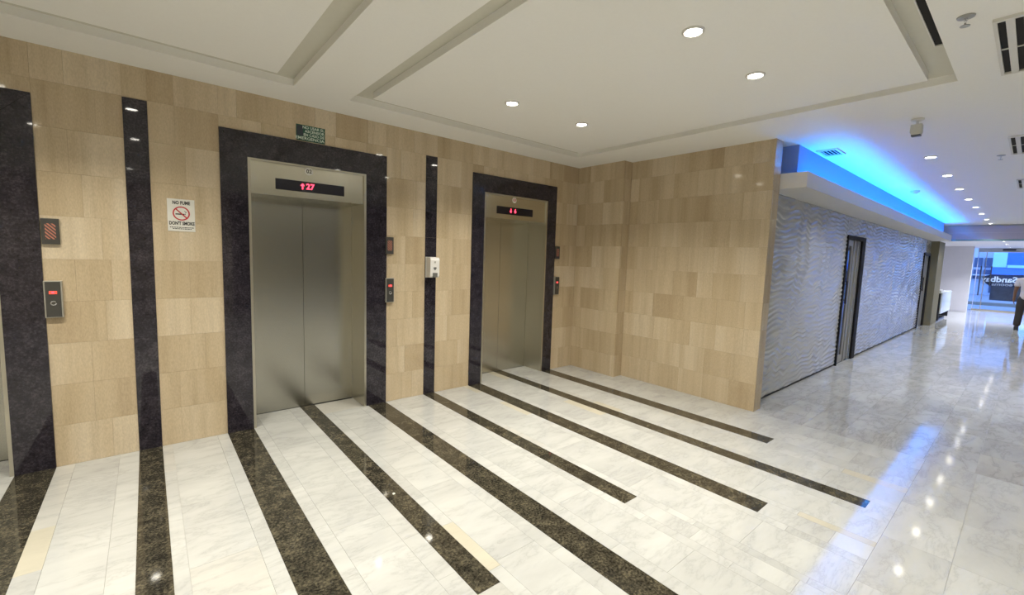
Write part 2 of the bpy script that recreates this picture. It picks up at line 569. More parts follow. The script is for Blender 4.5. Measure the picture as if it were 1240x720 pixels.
while y > Y_F + 0.01:
    y2 = max(Y_F, y - 0.305)
    x = X_B2 - random.uniform(0, 0.3)
    while x < X_FAR:
        x2 = min(X_FAR, x + 0.61)
        tiles.append((max(x, X_B2), x2, y2, y, 'marble_hall'))
        x = x2
    y = y2
x = 18.55                                    # alcove past the pillar
while x < X_FAR:
    for k in range(5):
        tiles.append((x, min(x + 0.61, X_FAR), YC + 0.03 + k * 0.305, YC + 0.335 + k * 0.305, 'marble_hall'))
    x += 0.61
CAMP = Vector((0, -4.4, 1.6))
def rank(t):
    c = Vector(((t[0] + t[1]) / 2, (t[2] + t[3]) / 2, 0)) - CAMP
    fwd = c.normalized().dot(R_fwd)
    return -(t[1] - t[0]) * (t[3] - t[2]) / c.length ** 3 if fwd > 0.62 else 1.0
tiles.sort(key=rank)
for x0, x1, y0, y1, mt in tiles[:300]:
    piece('floor_tile', mt, x0 + G * .5, x1 - G * .5, y0 + G * .5, y1 - G * .5, -0.02, 0.0, floor)
for mt in ('marble_floor', 'marble_hall', 'marble_cream'):
    mb = MB()
    for x0, x1, y0, y1, m2 in tiles[300:]:
        if m2 == mt:
            mb.box(x0 + G * .5, x1 - G * .5, y0 + G * .5, y1 - G * .5, -0.02, 0.0)
    if not mb.v:
        continue
    o = mb.build('floor_tiling', mt, floor, fix=False)
    o['kind'] = 'stuff'

# ---------------- elevator wall
mb = MB()
xs = X_L - 0.2
for o0, o1 in OPEN:
    mb.box(xs, o0, 0.012, 0.5, 0, H)
    mb.box(o0, o1, 0.012, 0.5, ODOOR, H)
    xs = o1
mb.box(xs, X_B1 + 0.4, 0.012, 0.5, 0, H)
wall_back = struct(mb.build('wall_back', 'wall_joint'))
ROW = 0.30
T = 0.0009
def clad_spans(z0, z1):
    """free x spans of the elevator wall in the course z0..z1, as (x0, x1, z0, z1)"""
    cuts = []
    for f0, f1 in FRAME:
        cuts.append((f0, f1, HEAD))
    for s0, s1 in WSTRIP:
        cuts.append((s0, s1, 2.695))
    cuts.sort()
    out, x = [], X_L
    for c0, c1, top in cuts:
        out.append((x, c0, z0, z1))
        if z1 > top:
            out.append((c0, c1, max(z0, top), z1))
        x = c1
    out.append((x, X_B1, z0, z1))
    return out
def split_len(a, b, step=0.31):
    """cut a span into tiles with a broken bond"""
    r = []
    x = a
    first = random.choice((0.13, 0.16, 0.22, 0.31))
    L = first
    while b - x > 0.02:
        x2 = x + L
        if b - x2 < 0.07:
            x2 = b
        r.append((x, min(x2, b)))
        x = x2
        L = random.choice((step, step, step, step * 0.62, step * 1.35))
    return r
z = 0.0
while z < H - 0.01:
    z1 = min(z + ROW, H)
    for a, b, c, d in clad_spans(z, z1):
        for p, q in split_len(a, b):
            dy = random.uniform(0, 0.0006)
            piece('wall_tile', 'marble_wall', p + T * .5, q - T * .5, -dy, 0.03, c + T * .5, d - T * .5, wall_back)
    z = z1
for s0, s1 in WSTRIP:                         # upright granite bands, three slabs each
    for c, d in ((0, 0.9), (0.9, 1.8), (1.8, 2.695)):
        piece('granite_band', 'granite_wall', s0 + .001, s1 - .001, -0.004, 0.03, c + .0006, d - .0006, wall_back)

# ---------------- side wall with its step, and the pillar end
mb = MB()
mb.box(X_B1 + 0.012, X_B1 + 0.5, Y_STEP + 0.012, 0.5, 0, H)
mb.box(X_B2 + 0.012, 5.242, Y_END + 0.012, Y_STEP + 0.012, 0, H)
wall_right = struct(mb.build('wall_right', 'wall_joint'))
z = 0.0
while z < H - 0.01:
    z1 = min(z + ROW, H)
    for (ya, yb, xf) in ((Y_STEP, 0.0, X_B1), (Y_END, Y_STEP, X_B2)):
        for p, q in split_len(-yb, -ya):
            dx = random.uniform(0, 0.0006)
            piece('wall_tile', 'marble_wall', xf - dx, xf + 0.03, -q + T * .5, -p - T * .5, z + T * .5, z1 - T * .5, wall_right)
    piece('wall_tile', 'marble_wall', X_B1 + 0.0305, X_B2 - 0.002, Y_STEP, Y_STEP + 0.03, z + T * .5, z1 - T * .5, wall_right)
    piece('wall_tile', 'marble_wall', X_B2 + 0.0305, 5.25, Y_END, Y_END + 0.03, z + T * .5, z1 - T * .5, wall_right)
    z = z1

# ---------------- walls behind and beside the camera
struct(box('wall_left', 'left_paint', X_L - 0.2, X_L, Y_F, 0.012, 0, H))
wf = struct(box('wall_front', 'left_paint', X_L - 0.2, 1.6, Y_F - 0.2, Y_F, 0, H))
struct(box('wall_front', 'lobby_paint', 1.6, X_FAR, Y_F - 0.2, Y_F, 0, H))

# ---------------- ceiling with its two grooves
GR = [  # outer x0,x1,y0,y1 / inner x0,x1,y0,y1
    ((-1.960, 0.958, -3.935, -0.440), (-1.800, 0.800, -3.800, -0.632)),
    ((1.405, 4.355, -3.935, -0.440), (1.545, 4.210, -3.800, -0.622))]
X_END = 18.3
GD = 0.055
mb = MB()
(a, _), (b, _) = GR
y0, y1 = a[2], a[3]
mb.box(X_L - 0.2, X_END, Y_F - 0.2, y0, H, H + GD)
mb.box(X_L - 0.2, X_B1 + 0.4, y1, 0.5, H, H + GD)
mb.box(X_L - 0.2, a[0], y0, y1, H, H + GD)
mb.box(a[1], b[0], y0, y1, H, H + GD)
mb.box(b[1], X_END, y0, y1, H, H + GD)
ceiling = struct(mb.build('ceiling', 'paint'))
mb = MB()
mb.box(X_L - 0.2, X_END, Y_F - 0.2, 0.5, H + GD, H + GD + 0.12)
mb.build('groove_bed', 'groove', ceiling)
for _, i in GR:
    mb = MB().box(i[0], i[1], i[2], i[3], H, H + GD - 0.0005)
    mb.build('ceiling_panel', 'paint', ceiling)

# ---------------- corridor wall: wavy relief panels
from mathutils import noise as MN
def wave_depth(x, z):
    n = MN.noise(Vector((x * 1.5, z * 2.2, 3.7)))
    n2 = MN.noise(Vector((x * 4.6, z * 3.4, 9.1)))
    ph = z / 0.068 + 0.95 * n + 0.50 * n2 + 0.22 * math.sin(2 * math.pi * x / 0.42 + 5 * n)
    t = ph - math.floor(ph) - 0.5
    t = t / 0.62 if t < 0 else t / 0.38
    ridge = max(0.0, 1 - abs(t) * 1.15) ** 1.5
    amp = 0.55 + 0.75 * MN.noise(Vector((x * 2.3, z * 5.0, 21.0)))
    return 0.0175 * ridge * max(0.25, min(1.0, amp)) + 0.004 * (0.5 + 0.5 * n)
def wave_panel(x0, x1, z0, z1, dx, dz, parent):
    nx, nz = max(2, int((x1 - x0) / dx)), max(2, int((z1 - z0) / dz))
    v, f = [], []
    for j in range(nz + 1):
        z = z0 + (z1 - z0) * j / nz
        for i in range(nx + 1):
            x = x0 + (x1 - x0) * i / nx
            v.append((x, YC + 0.015 - wave_depth(x, z), z))
    for j in range(nz):
        for i in range(nx):
            q = j * (nx + 1) + i
            f.append((q, q + 1, q + nx + 2, q + nx + 1))
    # closed sides back to the wall
    def rim(idx):
        b = len(v)
        for k in idx:
            v.append((v[k][0], YC + 0.04, v[k][2]))
        for k in range(len(idx) - 1):
            f.append((idx[k], b + k, b + k + 1, idx[k + 1]))
    W = nx + 1
    rim([j * W for j in range(nz + 1)][::-1])
    rim([j * W + nx for j in range(nz + 1)])
    rim(list(range(W)))
    rim([nz * W + i for i in range(W)][::-1])
    me = bpy.data.meshes.new('wave_panel')
    me.from_pydata(v, [], f)
    me.polygons.foreach_set('use_smooth', [k < nx * nz for k in range(len(f))])
    me.materials.append(M['wave'])
    return link('wave_panel', me, parent)
D1, D2 = (8.60, 9.72, 2.10), (16.20, 17.30, 2.04)
WT = 2.43
mb = MB()
yb0, yb1 = YC + 0.04, YC + 0.40
mb.box(5.242, D1[0], yb0, yb1, 0, WT)
mb.box(D1[0], D1[1], yb0, yb1, D1[2], WT)
mb.box(D1[1], D2[0], yb0, yb1, 0, WT)
mb.box(D2[0], D2[1], yb0, yb1, D2[2], WT)
mb.box(D2[1], 17.4, yb0, yb1, 0, WT)
wall_corridor = struct(mb.build('wall_corridor', 'soffit'))
ZB = 0.03
wave_panel(5.252, D1[0] - 0.002, ZB, WT, 0.022, 0.0075, wall_corridor)
wave_panel(D1[0], D1[1], D1[2] + 0.03, WT, 0.03, 0.0095, wall_corridor)
wave_panel(D1[1] + 0.002, D2[0] - 0.002, ZB, WT, 0.035, 0.012, wall_corridor)
wave_panel(D2[0], D2[1], D2[2] + 0.03, WT, 0.05, 0.012, wall_corridor)
mb = MB()
mb.box(5.252, D1[0] - 0.002, YC + 0.018, YC + 0.04, 0, ZB - 0.001)
mb.box(D1[1] + 0.002, D2[0] - 0.002, YC + 0.018, YC + 0.04, 0, ZB - 0.001)
struct(mb.build('baseboard_corridor', 'black_frame'))

# ---------------- soffit with the light cove
mb = MB()
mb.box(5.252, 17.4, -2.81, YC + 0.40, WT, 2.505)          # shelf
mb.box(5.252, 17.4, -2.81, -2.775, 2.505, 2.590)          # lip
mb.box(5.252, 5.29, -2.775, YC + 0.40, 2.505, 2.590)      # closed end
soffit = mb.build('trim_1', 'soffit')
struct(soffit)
fascia = struct(box('trim_2', 'fascia_glow_tint', 5.49, 17.4, -2.635, YC + 0.40, 2.505, H))
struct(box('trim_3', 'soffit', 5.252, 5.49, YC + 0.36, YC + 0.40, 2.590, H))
strip = box('led_strip', 'blue_led', 5.56, 17.3, -2.698, -2.684, 2.5052, 2.524)
tag(strip, 'blue light strip in the cove above the wavy white wall', 'light strip')

# ---------------- the end of the corridor
pillar = struct(box('pillar', 'pillar_shaded', 17.405, 18.55, -2.59, YC + 0.6, 0, WT - 0.001))
# glazed bulkhead hanging from the ceiling
bulk = box('bulkhead', 'bulkhead_glass', X_END, X_END + 0.10, Y_F, -1.0, 2.52, H + GD + 0.12)
struct(bulk)
box('glass_edge', 'green_edge', X_END - 0.01, X_END + 0.11, Y_F, -1.0, 2.478, 2.52, bulk)
box('top_trim', 'alu', X_END - 0.015, X_END, Y_F, -2.64, H - 0.035, H, bulk)
box('ceiling_reflection', 'white_wall', X_END - 0.006, X_END, Y_F, -2.64, 2.705, 2.712, bulk)  # pale strip painted in for the ceiling line reflected in the glass
struct(box('ceiling_1', 'white_wall', X_END + 0.10, X_FAR + 0.1, Y_F, -0.9, 2.56, 2.70))
struct(box('wall_far', 'white_wall', 24.45, 24.65, -2.83, -0.9, 0, 2.56))
struct(box('wall_side', 'white_wall', 18.0, 24.65, -1.1, -0.9, 0, 2.56))
box_alcove = struct(box('wall_alcove', 'soffit', 17.41, 18.0, -1.84, -0.9, 0, H))

# glass front
front = bpy.data.objects.new('window_1', None)
front.location = (26.5, -5.5, 0)
COL.objects.link(front)
struct(front)
PW = 0.05
for k, (ya, yb) in enumerate(((-3.07, -2.86), (-4.20, -3.09), (-5.32, -4.22), (-6.7, -5.34), (Y_F, -6.72))):
    box('pane', 'glass', 26.5, 26.512, ya, yb, 0.05, 2.38, front)
for yp in (-2.85, -3.08, -5.33, -6.71):
    box('mullion', 'chrome', 26.48, 26.53, yp - 0.012, yp + 0.012, 0.0, 2.40, front)
box('header', 'alu', 26.44, 26.6, Y_F, -2.83, 2.40, 2.56, front)
box('sill', 'kerb', 26.42, 26.62, Y_F, -2.83, 0.0, 0.05, front)
box('door_closer', 'dark_plastic', 26.38, 26.44, -3.85, -3.50, 2.46, 2.535, front)
for yp, za, zb in ((-2.97, 0.62, 1.83), (-3.26, 1.02, 1.83)):
    mbh = MB().tube((26.42, yp, za), (26.42, yp, zb), 0.02)
    for zz in (za + 0.12, zb - 0.12):
        mbh.tube((26.42, yp, zz), (26.5, yp, zz), 0.012, 8)
    mbh.build('pull_handle', 'dark_plastic', front)
# dark film with reversed lettering, stuck on the street side of the glass
fv = [(-3.00, 1.33), (-3.12, 1.44), (-3.30, 1.50), (-3.75, 1.49), (-4.20, 1.53), (-4.20, 1.04), (-3.26, 1.04), (-3.10, 1.16)]
mb = MB().prism([(a, c) for a, c in fv], 26.513, 26.516, 'x')
film = mb.build('window_film', 'film', front)
box('lower_film', 'film_low', 26.513, 26.516, -4.20, -3.30, 0.45, 1.035, front)
text('film_lettering', 'Sandbay', 0.31, 'film_text', film, 26.5125, -3.50, 1.295, facing='-x', depth=0.0004, bold=0.008, sx=0.98, mirror=True)
text('film_lettering', 'eooms', 0.17, 'film_text', film, 26.5125, -3.60, 1.10, facing='-x', depth=0.0004, bold=0.006, sx=1.25, mirror=True)

# ---------------- street outside
struct(box('ground', 'pavement', 26.62, 70, -40, 40, -0.25, -0.05))
kerb = box('kerb_stone', 'kerb', 31.5, 32.1, -12, 8, -0.05, 0.10)
tag(kerb, 'long sandstone kerb along the street beyond the glass front', 'kerb')
shop = thing('street_building', (46, -3, -0.05), 'pale blue-lit shop building across the street beyond the glass doors', 'building')
box('wall', 'facade', 46, 54, -16, 10, -0.05, 9, shop)
for r in range(2):
    for c in range(3):
        ya = -1.05 - c * 0.50
        box('window', 'facade_dark', 45.9, 46.02, ya - 0.40, ya, 1.05 + r * 0.85, 1.72 + r * 0.85, shop)
box('fascia_band', 'band_blue', 45.7, 46, -16, -2.45, 1.42, 1.88, shop)
box('awning', 'facade', 45.3, 46, -16, -0.4, 1.30, 1.38, shop)
box('shop_front', 'facade_dark', 45.95, 46.05, -12, -2.4, 0.1, 1.28, shop)
box('poster', 'poster_cyan', 45.85, 46, -3.10, -2.44, 1.92, 2.95, shop)
box('poster', 'poster_blue', 45.85, 46, -4.05, -3.10, 2.10, 2.95, shop)
box('poster', 'poster_cyan', 45.85, 46, -8.0, -4.05, 1.92, 2.95, shop)
box('ledge', 'poster_cyan', 45.6, 46, -6.0, -3.15, 1.90, 2.09, shop)

# ================================================================ LIGHTS
def downlight(x, y, label, watt, col, group, r=0.062, zc=H, spread=128):
    t = thing('downlight', (x, y, zc), label, 'downlight', group)
    MB().lathe([(r, 0), (r, -0.006), (r - 0.012, -0.010), (r - 0.016, -0.004)], (x, y, zc), 28).build('trim_ring', 'lamp_ring', t, smooth=False)
    MB().lathe([(r - 0.017, -0.001), (r - 0.017, -0.005), (r * 0.4, -0.0075)], (x, y, zc), 24).build('lens', 'lamp', t)
    ld = bpy.data.lights.new('downlight_lamp', 'AREA')
    ld.shape = 'DISK'
    ld.size = 0.10
    ld.energy = watt
    ld.color = col
    ld.spread = math.radians(spread)
    lo = bpy.data.objects.new('lamp', ld)
    COL.objects.link(lo)
    lo.location = (0, 0, -0.014)
    lo.parent = t
    return t
GL = 'recessed downlights of the lobby panels'
downlight(2.43, -3.03, 'largest round recessed downlight, in the lobby ceiling panel nearest the camera', LOBBY_W, LOBBY_C, GL)
downlight(3.29, -3.03, 'round recessed downlight in the lobby panel, beside the panel edge facing the corridor', LOBBY_W, LOBBY_C, GL)
downlight(2.45, -1.40, 'round recessed downlight in the lobby panel, in front of the middle elevator side', LOBBY_W, LOBBY_C, GL)
downlight(3.31, -1.43, 'small round recessed downlight in the panel corner near the farther elevator', LOBBY_W, LOBBY_C, GL)
for x, y in ((-0.06, -1.37), (-0.06, -2.95), (-0.92, -1.37), (-0.92, -2.95)):
    downlight(x, y, 'recessed downlight of the left ceiling panel, above the picture', LOBBY_W, LOBBY_C, 'downlights above the picture')
ORD = ['first', 'second', 'third', 'fourth', 'fifth', 'sixth', 'seventh', 'eighth']
HX = [7.05, 8.55, 10.08, 11.6, 13.1, 14.65, 16.3, 17.75]
for k, x in enumerate(HX):
    downlight(x, -3.5, 'recessed downlight in the corridor row beside the blue cove, %s counted from the lobby' % ORD[k], HALL_W, HALL_C, 'corridor downlights', spread=112)
for x in (-3.0, -0.17, 2.7, 5.58, 8.5, 11.4, 14.3, 17.2):
    downlight(x, -5.87, 'recessed downlight of the rear row, outside the picture', REAR_W if x < 4 else 7.0, HALL_C, 'downlights behind the camera', spread=118)
for x in (-2.2, 0.8, 3.8, 6.8, 9.8):  # unseen row added as fill for the rear floor and ceiling
    downlight(x, -7.15, 'added fill light of the last row, outside the picture', REAR_W if x < 2 else 8.0, LOBBY_C, 'added fill lights behind the camera', spread=118)
for x in (20.2, 22.6, 25.0):  # unseen lamps added to brighten the far end of the corridor
    downlight(x, -3.7, 'added fill light over the glass entrance, outside the picture', 75.0, (0.85, 0.9, 1.0), 'added fill lights of the entrance', zc=2.56)

# ================================================================ THINGS
# ---------------- elevators
def elevator(k, label, glyphs, badge, num_x):
    o0, o1 = OPEN[k]
    f0, f1 = FRAME[k]
    t = thing('elevator', ((o0 + o1) / 2, 0, 0), label, 'elevator', 'elevators of the lobby')
    # mitred granite surround
    yf, yb = -0.012, 0.03
    MB().prism([(f0, 0), (o0, 0), (o0, ODOOR), (f0, HEAD)], yf, yb).build('granite_jamb', 'granite_wall', t)
    MB().prism([(o1, 0), (f1, 0), (f1, HEAD), (o1, ODOOR)], yf, yb).build('granite_jamb', 'granite_wall', t)
    MB().prism([(f0 + .002, HEAD), (o0 + .002, ODOOR + .0012), (o1 - .002, ODOOR + .0012), (f1 - .002, HEAD)], yf, yb).build('granite_header', 'granite_wall', t)
    # steel reveals: front lip and return
    LP = 0.020
    for s, xa, xb in ((0, o0, o0 + LP), (1, o1 - LP, o1)):
        MB().box(xa, xb, -0.014, RECESS - 0.002, 0.0, ODOOR).build('steel_reveal', 'steel_trim', t)
    box('top_reveal', 'steel_trim', o0 + LP, o1 - LP, -0.014, 0.03, ODOOR - 0.016, ODOOR, t)
    a, b = o0 + LP, o1 - LP
    tr = box('transom', 'steel_h', a + .001, b - .001, 0.006, 0.34, 2.095, ODOOR - 0.017, t)
    c = (a + b) / 2 + 0.005
    box('door_leaf', 'steel', a, c - 0.0015, RECESS, RECESS + 0.035, 0.006, 2.12, t)
    box('door_leaf', 'steel', c + 0.0015, b, RECESS, RECESS + 0.035, 0.006, 2.12, t)
    box('sill_plate', 'steel_dark', a, b, RECESS - 0.001, RECESS + 0.06, -0.006, 0.004, t)
    box('shaft_back', 'steel_dark', o0, o1, RECESS + 0.045, RECESS + 0.055, 0.0, ODOOR, t)
    # indicator window and badge
    d0, d1 = num_x
    dsp = box('indicator_window', 'black_glass', d0, d1, 0.000, 0.0065, 2.152, 2.247, t)
    for g, gx, kind in glyphs:
        if kind == 'up':
            MB().prism([(gx - .020, 2.205), (gx, 2.229), (gx + .020, 2.205), (gx + .006, 2.205), (gx + .006, 2.174), (gx - .006, 2.174), (gx - .006, 2.205)], -0.0012, 0.0002).build('arrow_sign', 'led_red', dsp)
        elif kind == 'down':
            MB().prism([(gx - .020, 2.198), (gx - .006, 2.198), (gx - .006, 2.229), (gx + .006, 2.229), (gx + .006, 2.198), (gx + .020, 2.198), (gx, 2.174)], -0.0012, 0.0002).build('arrow_sign', 'led_red', dsp)
        else:
            text('digits', g, 0.072, 'led_red', dsp, gx, 0.0004, 2.201, depth=0.001, bold=0.0016)
    cx = (d0 + d1) / 2 - 0.02
    bd = MB().lathe([(0.036, 0.0065), (0.036, 0.003), (0.033, 0.002)], (cx, 0, 2.342), 28, 'y').build('number_badge', 'sign_white', t)
    text('badge_number', badge, 0.048, 'sign_black' if badge != '03' else 'sign_red', bd, cx, 0.0022, 2.342, depth=0.0008, bold=0.001)
    return t
M['steel_h'] = steel('brushed steel fascia', (0.66, 0.63, 0.52), 0.20, 'z')
elevator(1, 'elevator with brushed steel doors, granite surround and red display reading 27', [('', 1.128, 'up'), ('27', 1.195, 'n')], '02', (0.905, 1.508))
elevator(2, 'farther elevator with brushed steel doors beside the beige corner', [('', 3.628, 'down'), ('6', 3.702, 'n')], '03', (3.403, 4.010))
elevator(0, 'elevator cut by the left picture edge, showing its black granite surround', [('1', -1.29, 'n')], '01', (-1.59, -0.99))

# hall lanterns and call panels
def lantern(x0, label):
    x1 = x0 + 0.088
    t = thing('hall_lantern', ((x0 + x1) / 2, 0, 1.60), label, 'indicator', 'elevator arrow lanterns')
    box('plate', 'panel_grey', x0, x1, -0.026, 0.0, 1.603, 1.780, t, bevel=0.002)
    a, b, c, d = x0 + 0.019, x1 - 0.017, 1.638, 1.745
    mb = MB()
    for k in range(7):                       # sloping stripes clipped to the window
        z0 = d + 0.044 - k * 0.0245
        pts = [(a, z0), (b, z0 - 0.058), (b, z0 - 0.0695), (a, z0 - 0.0115)]
        poly = pts
        for lim, keep in ((d, lambda z, l: z <= l), (c, lambda z, l: z >= l)):
            out = []
            for i in range(len(poly)):
                p, q = poly[i], poly[(i + 1) % len(poly)]
                if keep(p[1], lim):
                    out.append(p)
                if keep(p[1], lim) != keep(q[1], lim):
                    s = (lim - p[1]) / (q[1] - p[1])
                    out.append((p[0] + s * (q[0] - p[0]), lim))
            poly = out
            if len(poly) < 3:
                break
        if len(poly) >= 3:
            mb.prism(poly, -0.0275, -0.0255)
    o = mb.build('stripes', 'salmon', t)
    return t
lantern(-0.548, 'dark square lantern with salmon stripes on the wall beside the left-edge elevator')
lantern(1.925, 'dark lantern with salmon stripes, between the red 27 elevator and the middle granite band')
lantern(4.448, 'dark lantern plate beside the farther elevator near the corner')

def call_panel(x0, label, glyph, seen):
    x1 = x0 + 0.092
    cx = (x0 + x1) / 2
    t = thing('call_panel', (cx, 0, 1.09), label, 'call panel', 'elevator call panels')
    box('housing', 'panel_edge', x0, x1, -0.036, 0.0, 1.092, 1.350, t, bevel=0.003)
    box('face_plate', 'panel_grey', x0 + 0.008, x1 - 0.008, -0.040, -0.036, 1.098, 1.344, t)
    r = box('red_indicator', 'led_dim', cx - 0.020, cx + 0.020, -0.042, -0.040, 1.258, 1.280, t)
    text('indicator_sign', glyph, 0.024, 'led_red', r, cx, -0.0423, 1.269, depth=0.0008, bold=0.0012)
    b = MB().lathe([(0.016, -0.040), (0.016, -0.044), (0.012, -0.045), (0.012, -0.043)], (cx, 0, 1.195), 24, 'y').build('call_button', 'chrome', t)
    MB().lathe([(0.0105, -0.042), (0.0105, -0.0445)], (cx, 0, 1.195), 20, 'y').build('button_cap', 'panel_grey', b)
    return t
call_panel(-0.555, 'dark call panel with red light and round button beside the left-edge elevator', '=', 1)
call_panel(1.925, 'dark call panel with pale side edge, right of the elevator whose red display reads 27', '4', 1)
call_panel(4.448, 'narrow call panel with an orange-red light beside the farther elevator', '4', 1)

# no-smoking sign
t = thing('no_smoking_sign', (0.224, 0, 1.73), 'white square no-smoking sign reading NO FUME on the beige wall', 'sign')
sx0, sx1, sz0, sz1 = 0.137, 0.312, 1.735, 1.988
pl = box('plate', 'sign_white', sx0, sx1, -0.005, 0.0, sz0, sz1, t, bevel=0.001)
sc = (sx0 + sx1) / 2
text('heading', 'NO FUME', 0.036, 'sign_black', pl, sc + 0.002, -0.0056, 1.958, bold=0.0014, depth=0.0006, sx=0.72)
text('heading', "DON'T SMOKE", 0.036, 'sign_black', pl, sc + 0.002, -0.0056, 1.797, bold=0.0014, depth=0.0006, sx=0.68)
mb = MB()
n, ro, ri, cz = 40, 0.055, 0.046, 1.876
vb = len(mb.v)
for k in range(n):
    a0, a1 = 2 * math.pi * k / n, 2 * math.pi * (k + 1) / n
    mb.prism([(sc + ri * math.cos(a0), cz + ri * math.sin(a0)), (sc + ro * math.cos(a0), cz + ro * math.sin(a0)),
              (sc + ro * math.cos(a1), cz + ro * math.sin(a1)), (sc + ri * math.cos(a1), cz + ri * math.sin(a1))], -0.0064, -0.005)
w = 0.0045
d = ri * 0.7071
mb.prism([(sc - d - w * .7, cz + d - w * .7), (sc + d - w * .7, cz - d - w * .7), (sc + d + w * .7, cz - d + w * .7), (sc - d + w * .7, cz + d + w * .7)], -0.0066, -0.005)
mb.build('prohibition_ring', 'sign_red', pl)
mb = MB()
mb.box(sc - 0.037, sc + 0.020, -0.0060, -0.005, cz - 0.010, cz - 0.001)
mb.box(sc + 0.022, sc + 0.027, -0.0060, -0.005, cz - 0.010, cz - 0.001)
mb.prism([(sc + 0.024, cz + 0.003), (sc + 0.028, cz + 0.003), (sc + 0.034, cz + 0.012), (sc + 0.022, cz + 0.022), (sc + 0.018, cz + 0.021), (sc + 0.029, cz + 0.012)], -0.0060, -0.005)
mb.build('cigarette', 'sign_black', pl)
mb = MB()
rr = random.Random(3)
for zz, xa, xb in ((1.766, sx0 + 0.012, sx1 - 0.010), (1.755, sx0 + 0.030, sx1 - 0.024)):
    x = xa
    while x < xb:
        L = rr.uniform(0.006, 0.018)
        mb.box(x, min(x + L, xb), -0.0056, -0.005, zz - 0.0028, zz + 0.0028)
        x += L + 0.003
mb.build('small_print', 'sign_black', pl)

# green emergency sign
t = thing('emergency_sign', (1.155, 0, 2.61), 'small dark green sign NO USAR EL ASCENSOR above the red 27 elevator', 'sign')
gx0, gx1, gz0, gz1 = 1.079, 1.330, 2.612, 2.752
pl = box('plate', 'sign_green', gx0, gx1, -0.005, 0.0, gz0, gz1, t, bevel=0.001)
box('picture_field', 'sign_dark', gx0 + 0.006, gx0 + 0.058, -0.0056, -0.005, gz0 + 0.044, gz1 - 0.008, pl)
for i, (s, sz) in enumerate((('NO USAR EL', 0.034), ('ASCENSOR', 0.034), ('EN CASO DE', 0.034), ('EMERGENCIA', 0.037))):
    text('lettering', s, sz, 'sign_mint', pl, gx1 - 0.008, -0.0056, gz1 - 0.021 - i * 0.0325, align='RIGHT', depth=0.0006, bold=0.0004, sx=(1.0, 1.0, 0.93, 1.12)[i])

# sanitiser dispenser on the granite band
t = thing('soap_dispenser', (2.47, 0, 1.355), 'white hand sanitiser dispenser mounted on the middle black granite band', 'dispenser')
MB().prism([(-0.004, 1.356), (-0.085, 1.356), (-0.100, 1.372), (-0.104, 1.55), (-0.090, 1.578), (-0.004, 1.580)], 2.412, 2.528, 'x').build('housing', 'white_plastic', t, bevel=0.004)
box('back_plate', 'white_plastic', 2.405, 2.535, -0.008, -0.003, 1.352, 1.584, t)
box('drip_window', 'grey_plastic', 2.444, 2.500, -0.108, -0.095, 1.358, 1.408, t)
MB().prism([(2.470, 1.436), (2.489, 1.458), (2.487, 1.468), (2.478, 1.473), (2.470, 1.467), (2.462, 1.473), (2.453, 1.468), (2.451, 1.458)], -0.1065, -0.102).build('drop_mark', 'grey_plastic', t)
MB().lathe([(0.010, -0.100), (0.010, -0.1058)], (2.470, 0, 1.527), 18, 'y').build('sensor_eye', 'panel_edge', t)

# ---------------- ceiling fittings
slot = thing('slot_diffuser', (3.0, -3.92, H), 'dark linear slot air diffuser inside the ceiling groove at the top', 'air vent')
box('cavity', 'vent_dark', 1.9, 3.72, -3.934, -3.885, H + GD - 0.006, H + GD + 0.002, slot)
box('edge_strip', 'vent_white', 1.9, 3.72, -3.885, -3.879, H + GD - 0.012, H + GD + 0.002, slot)
box('end_strip', 'vent_white', 3.72, 3.732, -3.934, -3.879, H + GD - 0.012, H + GD + 0.002, slot)

def grille(x0, x1, y1, label, nslot=8):
    pitch, sw = 0.062, 0.030
    y0 = y1 - nslot * pitch - 0.03
    t = thing('air_grille', ((x0 + x1) / 2, (y0 + y1) / 2, H), label, 'air vent', 'ceiling return air grilles')
    box('backing', 'vent_dark', x0 + .02, x1 - .02, y0 + .012, y1 - .012, H - 0.004, H + 0.001, t)
    mb = MB()
    mb.box(x0, x1, y1 - 0.016, y1, H - 0.016, H)
    mb.box(x0, x1, y0, y0 + 0.016, H - 0.016, H)
    mb.box(x0, x0 + 0.024, y0 + .016, y1 - .016, H - 0.016, H)
    mb.box(x1 - 0.024, x1, y0 + .016, y1 - .016, H - 0.016, H)
    mb.build('frame', 'vent_white', t)
    y = y1 - 0.016 - sw
    for k in range(nslot - 1):
        box('slat', 'vent_white', x0 + .024, x1 - .024, y - (pitch - sw), y, H - 0.015, H - 0.001, t)
        y -= pitch
    xm = (x0 + x1) / 2
    box('crossbar', 'vent_white', xm - 0.006, xm + 0.006, y0 + .016, y1 - .016, H - 0.009, H - 0.003, t)
    return t
grille(3.425, 4.385, -4.136, 'large slotted return air grille at the top right, nearest the camera')
grille(6.43, 7.39, -4.112, 'smaller looking slotted return air grille beyond the largest one, at the right edge')
grille(9.45, 10.41, -4.112, 'farthest slotted return air grille, barely showing at the right edge')

